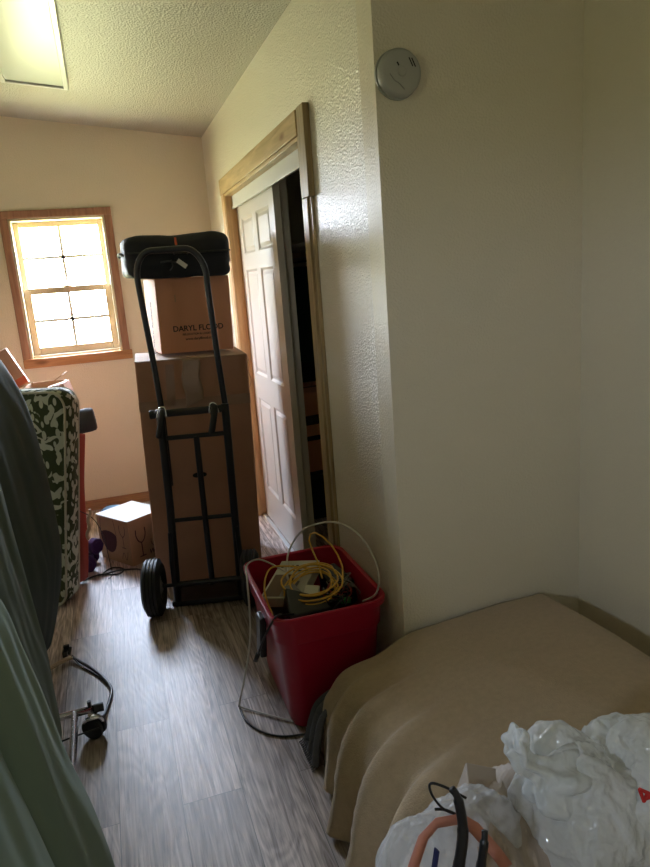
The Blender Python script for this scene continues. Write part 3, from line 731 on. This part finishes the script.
# cartons stack hidden behind the quilts with the open ones showing on top
carton('supporting_box', 'large brown cardboard box under the open boxes below the window', (-.98, 3.95, 0), (0, 0, R(2)), .66, .55, .50, 'carton', group=None)
carton('supporting_box', 'second brown cardboard box stacked below the small open boxes', (-.96, 3.98, .504), (0, 0, R(-2)), .66, .5, .41, 'carton')
OB = thing('open_cardboard_box', 'open tan cardboard box with raised flap under the window, behind the cushion', 'box', (-.49, 4.02, .918), (0, 0, R(-6)))
bm = bmesh.new(); box(bm, 0, .20, 0, .004, 0, .095); box(bm, 0, .2, .296, .3, 0, .095); box(bm, 0, .004, .004, .296, 0, .095); box(bm, .196, .2, .004, .296, 0, .095); box(bm, 0, .2, 0, .3, 0, .004)
obj('body', bm, 'carton_light', OB)
bm = bmesh.new(); box(bm, 0, .13, -.002, .18, 0, .004, Matrix.Translation((.12, .0, .085)) @ Matrix.Rotation(R(-32), 4, 'Y')); obj('flap', bm, 'carton_light', OB)
bm = bmesh.new(); box(bm, 0, .12, 0, .2, 0, .075, Matrix.Translation((.125, .03, .0)) @ Matrix.Rotation(R(-14), 4, 'Y')); obj('inner_carton', bm, 'carton_dark', OB)
TB = thing('tilted_brown_box', 'brown cardboard box tilted on its edge left below the window corner', 'box', (-.70, 4.10, .922), (0, R(-24), R(4)))
bm = bmesh.new(); box(bm, 0, .28, 0, .10, .0, .22); obj('body', bm, 'carton_dark', TB, bevel=.003)
obj('orange_label', bx(.20, .28, -.001, -.0004, .01, .05), 'orange', TB)

# ------------------------------------------------------------------ garment rack with quilts
GR = thing('garment_rack', 'chrome rolling rack whose base and caster show beneath the green comforters', 'rack', (0, 0, 0))
def one_tube(name, pts, r, m, parent, seg=14, sm=False):
    bm = bmesh.new(); tube(bm, pts, r, seg, smooth=sm); return obj(name, bm, m, parent, smooth=True)
one_tube('base_crossbar', [(-.86, 2.27, .092), (-.215, 2.285, .092)], .0125, 'chrome', GR)
one_tube('base_crossbar', [(-.86, 1.0, .092), (-.27, 1.0, .092)], .0125, 'chrome', GR)
one_tube('base_rail', [(-.285, 2.28, .092), (-.275, 1.0, .092)], .0125, 'chrome', GR)
for y_ in (1.0, 2.27): one_tube('upright', [(-.60, y_, .09), (-.60, y_, 1.33)], .013, 'chrome', GR)
one_tube('top_rail', [(-.60, .75, 1.335), (-.60, 2.95, 1.335)], .015, 'chrome', GR)
obj('end_cap', (lambda b: (cyl(b, (-.222, 2.285, .092), (-.19, 2.286, .092), .0155), b)[1])(bmesh.new()), 'black', GR)
obj('locking_pin', (lambda b: (cyl(b, (-.235, 2.285, .10), (-.235, 2.285, .125), .007), b)[1])(bmesh.new()), 'blackmetal', GR)
for cx_, cy_ in ((-.228, 2.262), (-.30, 1.0), (-.84, 2.27), (-.84, 1.0)):
    bm = bmesh.new()
    for s in (-1, 1): cyl(bm, (cx_+.5*(s*.013-.008), cy_+.86*(s*.013-.008), .040), (cx_+.5*(s*.013+.008), cy_+.86*(s*.013+.008), .040), .0385, seg=28)
    cs = obj('caster_wheel', bm, 'black', GR, bevel=.004)
    bm = bmesh.new(); tube(bm, [(cx_-.03, cy_+.0, .062), (cx_-.018, cy_-.02, .083), (cx_+.018, cy_-.02, .083), (cx_+.03, cy_-.012, .062)], .007, 8); cyl(bm, (cx_, cy_, .078), (cx_, cy_, .088), .016)
    obj('caster_fork', bm, 'chrome', cs)

def quilt(name, label, y0, y1, right, left, m, lobes, seed, hem_wave=.03, thick=.026, parent=None, zfloor=.012, slant=0.):
    # right : profile (x,z) from ridge to hem, left : from ridge down the hidden side
    bm = bmesh.new(); NP = 64; NY = 70
    full = list(left[::-1])+list(right)
    def f(u, v):
        y = lerp(y0, y1, u); x_, z_ = prof(full, v)
        side = 1 if v > .45 else -1
        # rounded lobes along the length : each bulges outwards and tucks in at the fold lines
        lb = 0
        for a, b, amp in lobes:
            if a <= y <= b:
                e1 = min(1., max(0., (b-y)/.11)); e0 = min(1., max(0., (y-a)/.11))
                lb = -amp*((1-math.sqrt(1-(1-e1)**2))+(1-math.sqrt(1-(1-e0)**2)))
        drop = max(0., 1.34-z_)
        k = min(1, drop/.5)
        n1 = nz((x_*2, y*3.2, z_*1.1), 1.6, seed)*.018 + nz((x_, y*4, z_), 4, seed)*.008
        x_ += side*(lb*k + n1*k)
        x_ -= side*slant*(y1-y)*min(1, drop/.15) if side > 0 else 0
        # soft vertical pleats
        x_ += side*.004*k*math.sin(y*17+z_*3+seed)+side*.002*math.sin(y*41+z_*5+seed*2)*k-side*.006*k
        hem = hem_wave*nz((y*3, 0, seed), 1)
        z_ = max(z_+hem*k*k, zfloor)
        return Vector((x_, y+.02*nz((x_*3, y*2, z_*3), 1, seed+5)*k, z_))
    grid(bm, NY, NP, f)
    o = obj(name, bm, m, smooth=True); solidify(o, thick, -1 if False else 0)
    s = o.modifiers.new('sub', 'SUBSURF'); s.levels = 1; s.render_levels = 1
    tag(o, label, 'comforter', None)
    return o
LFT = [(-.60, 1.365), (-.72, 1.30), (-.84, 1.05), (-.90, .7), (-.94, .35), (-.95, .2)]
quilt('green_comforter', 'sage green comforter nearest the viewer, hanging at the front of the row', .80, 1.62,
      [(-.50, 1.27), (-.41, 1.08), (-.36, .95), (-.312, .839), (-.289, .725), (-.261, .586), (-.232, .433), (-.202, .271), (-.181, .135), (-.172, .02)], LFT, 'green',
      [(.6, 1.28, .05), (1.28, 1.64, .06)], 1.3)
quilt('green_comforter', 'shade-darkened green comforter hanging in the middle of the row of three', 1.66, 2.25,
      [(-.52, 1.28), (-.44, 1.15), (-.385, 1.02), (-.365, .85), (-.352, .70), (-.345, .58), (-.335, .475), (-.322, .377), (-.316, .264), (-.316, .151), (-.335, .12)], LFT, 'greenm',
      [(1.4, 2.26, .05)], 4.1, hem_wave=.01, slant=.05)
quilt('green_comforter', 'green comforter darkened for deep shade, farthest back, reaching toward the floral cushion', 2.28, 2.92,
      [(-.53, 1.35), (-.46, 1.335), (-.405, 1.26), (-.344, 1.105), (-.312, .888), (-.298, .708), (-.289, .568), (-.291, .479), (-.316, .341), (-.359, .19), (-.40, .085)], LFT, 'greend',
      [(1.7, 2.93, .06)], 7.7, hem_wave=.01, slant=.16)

# black strap with white end and a buckle on the floor
ST = thing('strap', 'black strap with a pale fabric end running from the chrome base across the floor', 'strap', (0, 0, 0))
one_tube('webbing', [(-.222, 2.29, .07), (-.205, 2.33, .02), (-.185, 2.42, .008), (-.172, 2.52, .008), (-.20, 2.62, .008), (-.25, 2.72, .010), (-.31, 2.81, .014), (-.325, 2.83, .02)], .0065, 'black', ST, 8, True)
one_tube('thin_cord', [(-.325, 2.83, .02), (-.29, 2.76, .008), (-.24, 2.68, .006), (-.20, 2.61, .005)], .003, 'black', ST, 6, True)
bm = bmesh.new(); tube(bm, [(-.43, 2.76, .02), (-.39, 2.79, .018), (-.35, 2.82, .018), (-.322, 2.83, .016)], .014, 10, flat=.5); obj('fabric_end', bm, 'lace', ST, smooth=True)
bm = bmesh.new(); box(bm, -.365, -.345, 2.86, 2.89, 0.001, .03); box(bm, -.36, -.335, 2.885, 2.9, .02, .045); cyl(bm, (-.34, 2.87, .01), (-.33, 2.88, .04), .006); obj('buckle', bm, 'black', ST, bevel=.002)
one_tube('tie_cord', [(-.36, 2.20, .05), (-.28, 2.21, .055), (-.20, 2.23, .05)], .003, 'black', GR, 6, True)

# ------------------------------------------------------------------ red tub
TU = thing('red_storage_tub', 'deep red plastic storage tub filled with cables, at the wall corner', 'tub', (0, 0, 0))
bm = bmesh.new(); RZ = .425
RZ = .435
X0, X1, Y0, Y1 = .372, .779, 1.958, 2.503
rr_ = lambda d, r, z: rrect(X0+d, X1-d, Y0+d, Y1-d, r, z)
ro = [rr_(.056, .05, 0), rr_(.050, .055, .02), rr_(.026, .058, .33), rr_(.018, .06, .335), rr_(.014, .06, .412), rr_(.002, .065, .412), rr_(0, .066, RZ-.003), rr_(.004, .064, RZ),
      rr_(.016, .058, RZ-.004), rr_(.020, .056, .40), rr_(.052, .05, .02)]
loft(bm, ro)
obj('tub_body', bm, 'tub', TU, smooth=False, bevel=.0)
o = TU.children[0]; 
for p in o.data.polygons: p.use_smooth = True
o.data.set_sharp_from_angle(angle=R(35))
# things in the tub
def simple_box(name, label, cat, loc, rot, s, m, bev=.004):
    bm = bmesh.new(); box(bm, -s[0]/2, s[0]/2, -s[1]/2, s[1]/2, -s[2]/2, s[2]/2)
    o = obj(name, bm, m, bevel=bev, loc=loc, rot=rot); return tag(o, label, cat)
simple_box('black_equipment_box', 'black box at the bottom of the red tub under the cables', 'electronics', (.58, 2.25, .15), (0, 0, R(4)), (.24, .34, .25), 'black')
PB = thing('router_carton', 'cream and brown printed retail box tilted inside the red tub', 'box', (.515, 2.31, .385), (R(12), R(-6), R(-38)))
obj('body', bx(-.075, .085, -.10, .13, -.02, .02), 'paper', PB, bevel=.002)
obj('brown_panel', bx(-.065, .02, -.09, .04, .0202, .0208), 'brownp', PB)
bm = bmesh.new()
for k in range(4): box(bm, -.06+.02*k, -.05+.02*k, .085, .10, .0202, .0208)
box(bm, .0, .06, .06, .068, .0202, .0208); obj('printed_marks', bm, 'ink', PB)
obj('grey_picture', bx(-.0, .05, -.09, .0, .0204, .0212), 'greyp', PB)
simple_box('white_adapter', 'white power adapter block in the red tub inside the yellow coil', 'adapter', (.56, 2.17, .40), (R(10), R(5), R(-25)), (.055, .08, .03), 'paper')
simple_box('grey_adapter', 'grey power adapter block in the red tub beside the white one', 'adapter', (.50, 2.20, .41), (R(10), R(5), R(15)), (.045, .06, .028), 'greyp')
# black wedge device near the front of the tub
bm = bmesh.new(); vs = [(.44, 2.06, .33), (.62, 2.06, .33), (.62, 2.20, .33), (.46, 2.22, .33), (.455, 2.075, .385), (.60, 2.06, .40), (.58, 2.13, .41), (.475, 2.19, .44)]
V = [bm.verts.new(p) for p in vs]
for f in ((0, 3, 2, 1), (4, 5, 6, 7), (0, 1, 5, 4), (1, 2, 6, 5), (2, 3, 7, 6), (3, 0, 4, 7)): bm.faces.new([V[i] for i in f])
tag(obj('black_device', bm, 'black', bevel=.006), 'black wedge shaped device near the front rim of the red tub', 'electronics')
simple_box('black_speaker', 'black box shaped device at the right side inside the red tub', 'electronics', (.70, 2.30, .35), (R(5), R(-10), R(8)), (.08, .16, .10), 'black', .01)
simple_box('green_connector', 'small green connector block at the right front of the tub', 'connector', (.665, 2.11, .385), (0, R(12), R(30)), (.035, .03, .022), 'greenc', .003)
# yellow coil
bm = bmesh.new(); pts = []
for k in range(6*14):
    a = k/14*2*PI; rr = .085+.012*math.sin(k*.37)+.006*math.sin(k*1.3)
    pts.append((.575+rr*1.05*math.cos(a)+.004*math.sin(k*.7), 2.20+rr*1.1*math.sin(a)+.010*math.sin(k*.21), .425+.014*math.sin(k*.11+1)+.02*math.sin(a+.6)))
pts += [(.66, 2.12, .43), (.70, 2.22, .46), (.70, 2.34, .50), (.665, 2.43, .525), (.63, 2.40, .51), (.63, 2.30, .46), (.62, 2.22, .43)]
tube(bm, pts, .0035, 6, n=2)
tag(obj('yellow_cable_coil', bm, 'yellowc', smooth=True), 'coiled yellow network cable heaped in the red tub', 'cable')
bm = bmesh.new(); tube(bm, [(.41, 2.14, .37), (.405, 2.22, .43), (.45, 2.32, .46), (.52, 2.34, .45), (.60, 2.30, .44)], .0035, 6); tag(obj('yellow_cable', bm, 'yellowc', smooth=True), 'loose yellow cable running to the left wall of the red tub', 'cable')
# tangled thin wires
for k, (c_, m_) in enumerate((((.66, 2.16, .385), 'pinkc'), ((.64, 2.12, .39), 'black'), ((.69, 2.20, .39), 'greyp'))):
    bm = bmesh.new(); random.seed(20+k)
    pts = [(c_[0]+random.uniform(-.05, .05), c_[1]+random.uniform(-.06, .06), c_[2]+random.uniform(-.02, .035)) for _ in range(22)]
    tube(bm, pts, .0025, 6, n=6)
    tag(obj('tangled_wire', bm, m_, smooth=True), ['tangled thin red wire at the right front inside the tub', 'tangled black wire around the green connector in the tub', 'tangled grey wire against the right wall inside the tub'][k], 'cable')
# white cable arching over the tub
bm = bmesh.new(); tube(bm, [(.52, 2.12, .40), (.505, 2.25, .42), (.53, 2.38, .44), (.566, 2.45, .475), (.61, 2.42, .545), (.66, 2.35, .59), (.71, 2.27, .61), (.745, 2.15, .60), (.765, 2.08, .55), (.770, 2.04, .49), (.758, 2.04, .42), (.72, 2.08, .38)], .0038, 8)
tag(obj('white_cable_arch', bm, 'whitec', smooth=True), 'white cable arching high over the red tub', 'cable')
bm = bmesh.new(); tube(bm, [(.53, 2.36, .41), (.47, 2.46, .43), (.43, 2.49, .435), (.385, 2.44, .437), (.365, 2.33, .43), (.350, 2.25, .36), (.335, 2.22, .25), (.30, 2.20, .13), (.27, 2.20, .03), (.275, 2.205, .008), (.33, 2.15, .006), (.40, 2.08, .006), (.47, 2.02, .006), (.53, 1.97, .006)], .0034, 8)
tag(obj('white_cable_floor', bm, 'whitec', smooth=True), 'white cable hanging from the tub rim down and along the floor', 'cable')
bm = bmesh.new(); tube(bm, [(.47, 2.08, .39), (.43, 2.03, .42), (.395, 1.995, .44), (.365, 2.0, .40), (.345, 2.03, .34), (.335, 2.05, .30), (.325, 2.06, .275)], .004, 8); tube(bm, [(.332, 2.055, .29), (.322, 2.062, .262)], .008, 8, smooth=False)
tag(obj('black_cord_with_plug', bm, 'black', smooth=True), 'short black cord with a plug hanging over the front rim of the red tub', 'cable')
bm = bmesh.new(); box(bm, -.012, .012, -.035, .035, -.075, .075)
tag(obj('black_adapter', bm, 'black', bevel=.006, loc=(.378, 2.22, .265), rot=(0, R(4), 0)), 'black flat power adapter hanging against the left side of the red tub', 'adapter')
bm = bmesh.new(); tube(bm, [(.27, 2.21, .004), (.275, 2.13, .004), (.31, 2.05, .004), (.37, 1.995, .004), (.44, 1.975, .004), (.50, 1.96, .004)], .0035, 8)
tag(obj('black_cable', bm, 'black', smooth=True), 'black cable curving on the floor in front of the red tub', 'cable')

# ------------------------------------------------------------------ bed
MT = bmesh.new()
loft(MT, [rrect(.56, 1.22, -.3, 1.80, .08, .0), rrect(.55, 1.24, -.31, 1.81, .08, .03), rrect(.58, 1.26, -.31, 1.81, .08, .24), rrect(.66, 1.24, -.28, 1.79, .08, .31)])
tag(obj('low_mattress', MT, 'mattress', smooth=False), 'low mattress hidden under the tan blanket beside the right wall', 'mattress')
def blanket_pt(u, v):
    # u : along y from near (0) to the nook wall (1);  v : left hem (0) over the top to right hem (1)
    y = lerp(-.35, 1.862, u)
    back = max(0., min(1., (y-1.5)/.36))
    P_ = [(.452, .012), (.460, .09), (.470, .18), (.498, .258-.05*back), (.56, .315-.055*back), (.68, .352-.065*back), (.80, .385-.045*back), (.95, .402-.045*back), (1.12, .412-.035*back), (1.24, .412-.037*back), (1.305, .385-.02*back), (1.34, .28), (1.35, .12), (1.352, .03)]
    x_, z_ = prof(P_, v)
    # corner: left edge comes in towards the back
    lf = max(0., 1-v/.42)
    c = max(0., (y-1.45)/.41)
    x_ += .03*lf*c
    # folds, running down from the top to the left hem
    f = 0
    for yc, amp, w_, sh in ((1.82, .012, .040, .16), (1.70, .028, .045, .22), (1.54, .045, .055, .30), (1.34, .060, .070, .38), (1.17, .060, .075, .42), (.98, .05, .08, .4), (.78, .05, .08, .3), (.55, .05, .08, .2), (.3, .05, .08, .2)):
        yy = y-yc-sh*max(0, (v-.10))*.9
        s = yy/w_
        g = math.exp(-s*s*(6.0 if s > 0 else 1.0))      # steep on the far side, gentle on the near side
        f += amp*g*max(0., 1-v/.50)**.8
    x_ -= f*2.0*max(0., min(1, 1-v/.5)); x_ += .02*(1-min(1, v/.5)); z_ += f*1.0*math.sin(PI*min(1, v/.5))
    z_ += .010*nz((x_*2.2, y*2.2, 0), 1, 3)*(1 if v > .2 else .2)+.003*nz((x_*9, y*9, 0), 1, 8)
    return Vector((x_, y, max(z_, .008)))
bm = bmesh.new(); grid(bm, 190, 120, blanket_pt)
# back edge hem falling behind, toward the wall
bl = obj('tan_blanket', bm, 'blanket', smooth=True); solidify(bl, .010, 1)
tag(bl, 'tan fleece blanket draped over the low bed with folds at its left side', 'blanket')
bm = bmesh.new()
def fk(u, v):
    x_, z_ = prof([(.57, .235), (.53, .215), (.478, .17), (.455, .10), (.445, .035), (.44, .008)], v)
    y = lerp(1.80, 1.955, u)
    return Vector((x_ - .012*math.sin(u*14)+.01*u, y-.10*(1-v)*u, z_))
grid(bm, 30, 24, fk); kn = obj('grey_throw', bm, 'greyknit', smooth=True); solidify(kn, .012, 0)
tag(kn, 'grey fringed throw peeking out at the back left corner of the blanket', 'throw')
bm = bmesh.new()
for k in range(16):
    y = lerp(1.80, 1.95, k/15); tube(bm, [(.44, y, .02), (.432, y-.004, .008), (.418, y-.01, .005)], .002, 5)
fr_ = obj('fringe', bm, 'greyknit', kn)

# ------------------------------------------------------------------ bags on the bed
def crumpled(name, c, s, seed, m, parent=None, amp=.2, cuts=5, top=None, flat=.0):
    bm = bmesh.new(); bmesh.ops.create_icosphere(bm, subdivisions=cuts, radius=1)
    off = Vector((seed, seed*1.7, seed*.3))
    for v in bm.verts:
        d = v.co.copy()
        q = Vector((d.x*s[0]*14, d.y*s[1]*14, d.z*s[2]*9))+off
        q += Vector((noise.noise(q*.8), noise.noise(q*.8+Vector((5, 0, 0))), noise.noise(q*.8+Vector((0, 7, 0)))))*.9
        f1, f2 = noise.voronoi(q)[0][:2]; g1, g2 = noise.voronoi(q*2.3)[0][:2]
        r1 = f1-.45; r2 = g1-.45; r3 = noise.noise(q*.45)
        r4 = noise.voronoi(q*5.2)[0][0]-.45
        k = 1+amp*(r1*.75+r2*.36+r4*.17+r3*1.1)
        p = Vector((d.x*s[0]*k, d.y*s[1]*k, d.z*s[2]*k))
        if top: p = top(p, d)
        p += Vector(c)
        p.z = max(p.z, c[2]-s[2]*.86+flat)
        v.co = p
    return obj(name, bm, m, parent, smooth=True)
WP = thing('white_plastic_bag', 'crumpled white plastic shopping bag standing on the bed at the right edge', 'bag', (0, 0, 0))
def topw(p, d):
    if d.z < -.2: p.x *= .92
    if d.x < 0: p.z += .03*(-d.x)*max(0, d.z)
    return p
crumpled('bag_film', (.715, .865, .550), (.125, .10, .135), 3.3, 'filmw', WP, .34, 6, topw)
bm = bmesh.new()
def ear(u, v):
    a = u*2*PI; cx_ = lerp(.640, .535, v)+.006*math.sin(v*15); cz_ = lerp(.62, .738, v)-.02*math.sin(v*PI); hw_ = lerp(.060, .014, v**.8)+.010*math.sin(v*8)
    pl = 1+.22*math.sin(a*5+v*4)
    return Vector((cx_+hw_*.55*math.cos(a)*pl, .858+hw_*.8*math.sin(a)*pl, cz_+hw_*.75*math.cos(a)*pl))
grid(bm, 60, 34, ear); solidify(obj('bag_handle', bm, 'filmw', WP, smooth=True), .0008)
bm = bmesh.new()
for a, b in (((.706, .665), (.722, .655)), ((.722, .655), (.712, .643)), ((.712, .643), (.732, .648)), ((.706, .665), (.712, .643)), ((.734, .668), (.740, .645))):
    tube(bm, [(a[0], .756, a[1]), (b[0], .752, b[1])], .003, 6, smooth=False)
obj('red_print', bm, 'redink', WP)
# second lobe of the same bag, right
crumpled('bag_film_fold', (.80, .86, .545), (.105, .10, .135), 8.9, 'filmw', WP, .34, 5)

BP = thing('beige_paper_bag', 'folded beige paper packaging lying between the two plastic bags', 'paper', (0, 0, 0))
bm = bmesh.new()
def fb(u, v):
    x_ = lerp(.46, .66, u); y = lerp(.80, 1.04, v)
    z_ = .44+.13*math.sin(PI*v)**.6+.03*math.sin(u*7+v*5)-.06*abs(u-.35)+.018*(abs((u*3.3+v*1.4) % 1-.5)*2)
    return Vector((x_+.03*v, y, z_+.006*nz((u*6, v*6, 0))))
grid(bm, 28, 28, fb); solidify(obj('folded_sheet', bm, 'beige', BP), .003)
obj('cream_carton', bx(-.05, .05, -.06, .06, -.07, .07), 'beige', BP, bevel=.003, loc=(.545, .96, .49), rot=(R(12), R(14), R(-22)))

CP = thing('clear_plastic_bag', 'thin clear plastic bag with coral printed band at the bottom edge', 'bag', (0, 0, 0))
crumpled('bag_film', (.455, .91, .485), (.125, .085, .105), 5.7, 'filmc', CP, .26, 6)
bm = bmesh.new()
L1 = [(.325, .825, .55), (.341, .825, .595), (.360, .828, .635), (.385, .83, .652), (.425, .83, .645), (.450, .83, .62), (.485, .825, .565), (.515, .82, .51)]
P_ = [Vector(p) for p in L1]
ring = []
for i, p in enumerate(P_):
    t_ = (P_[min(i+1, len(P_)-1)]-P_[max(i-1, 0)]).normalized(); n_ = Vector((-t_.z, 0, t_.x)).normalized()*.010
    ring.append((bm.verts.new(p-n_), bm.verts.new(p+n_)))
for a, b in zip(ring, ring[1:]): bm.faces.new((a[0], b[0], b[1], a[1]))
solidify(obj('coral_band', bm, 'coral', CP, smooth=True), .001)
bm = bmesh.new(); tube(bm, [(.365, .82, .53), (.372, .822, .57), (.380, .823, .61)], .006, 6, flat=.3); obj('navy_print', bm, 'navy', CP)

BS = thing('black_folding_stand', 'black folding stand of two curved arms and a thin wire loop between the bags', 'stand', (0, 0, 0))
bm = bmesh.new(); tube(bm, [(.388, .80, .47), (.396, .80, .53), (.402, .80, .575), (.415, .805, .625), (.419, .81, .66), (.415, .815, .70), (.408, .82, .715)], [.0095, .0095, .009, .008, .006], 10); obj('curved_handle', bm, 'black', BS, smooth=True)
bm = bmesh.new(); tube(bm, [(.415, .79, .48), (.428, .79, .54), (.440, .792, .59), (.448, .795, .625), (.452, .80, .64)], [.008, .008, .007, .005], 10); obj('curved_handle', bm, 'black', BS, smooth=True)
bm = bmesh.new(); tube(bm, [(.432, .82, .690), (.402, .83, .712), (.382, .84, .717), (.384, .84, .695), (.402, .84, .664), (.422, .835, .651), (.405, .84, .661), (.388, .84, .668)], .0022, 6); obj('wire_loop', bm, 'black', BS, smooth=True)
crumpled('bundle', (.60, .80, .435), (.05, .045, .04), 2.2, 'greyknit', None, .15, 4)
o = bpy.data.objects['bundle']; o.name = 'grey_knit_bundle'; tag(o, 'small dark grey knitted item below the white plastic bag', 'cloth')
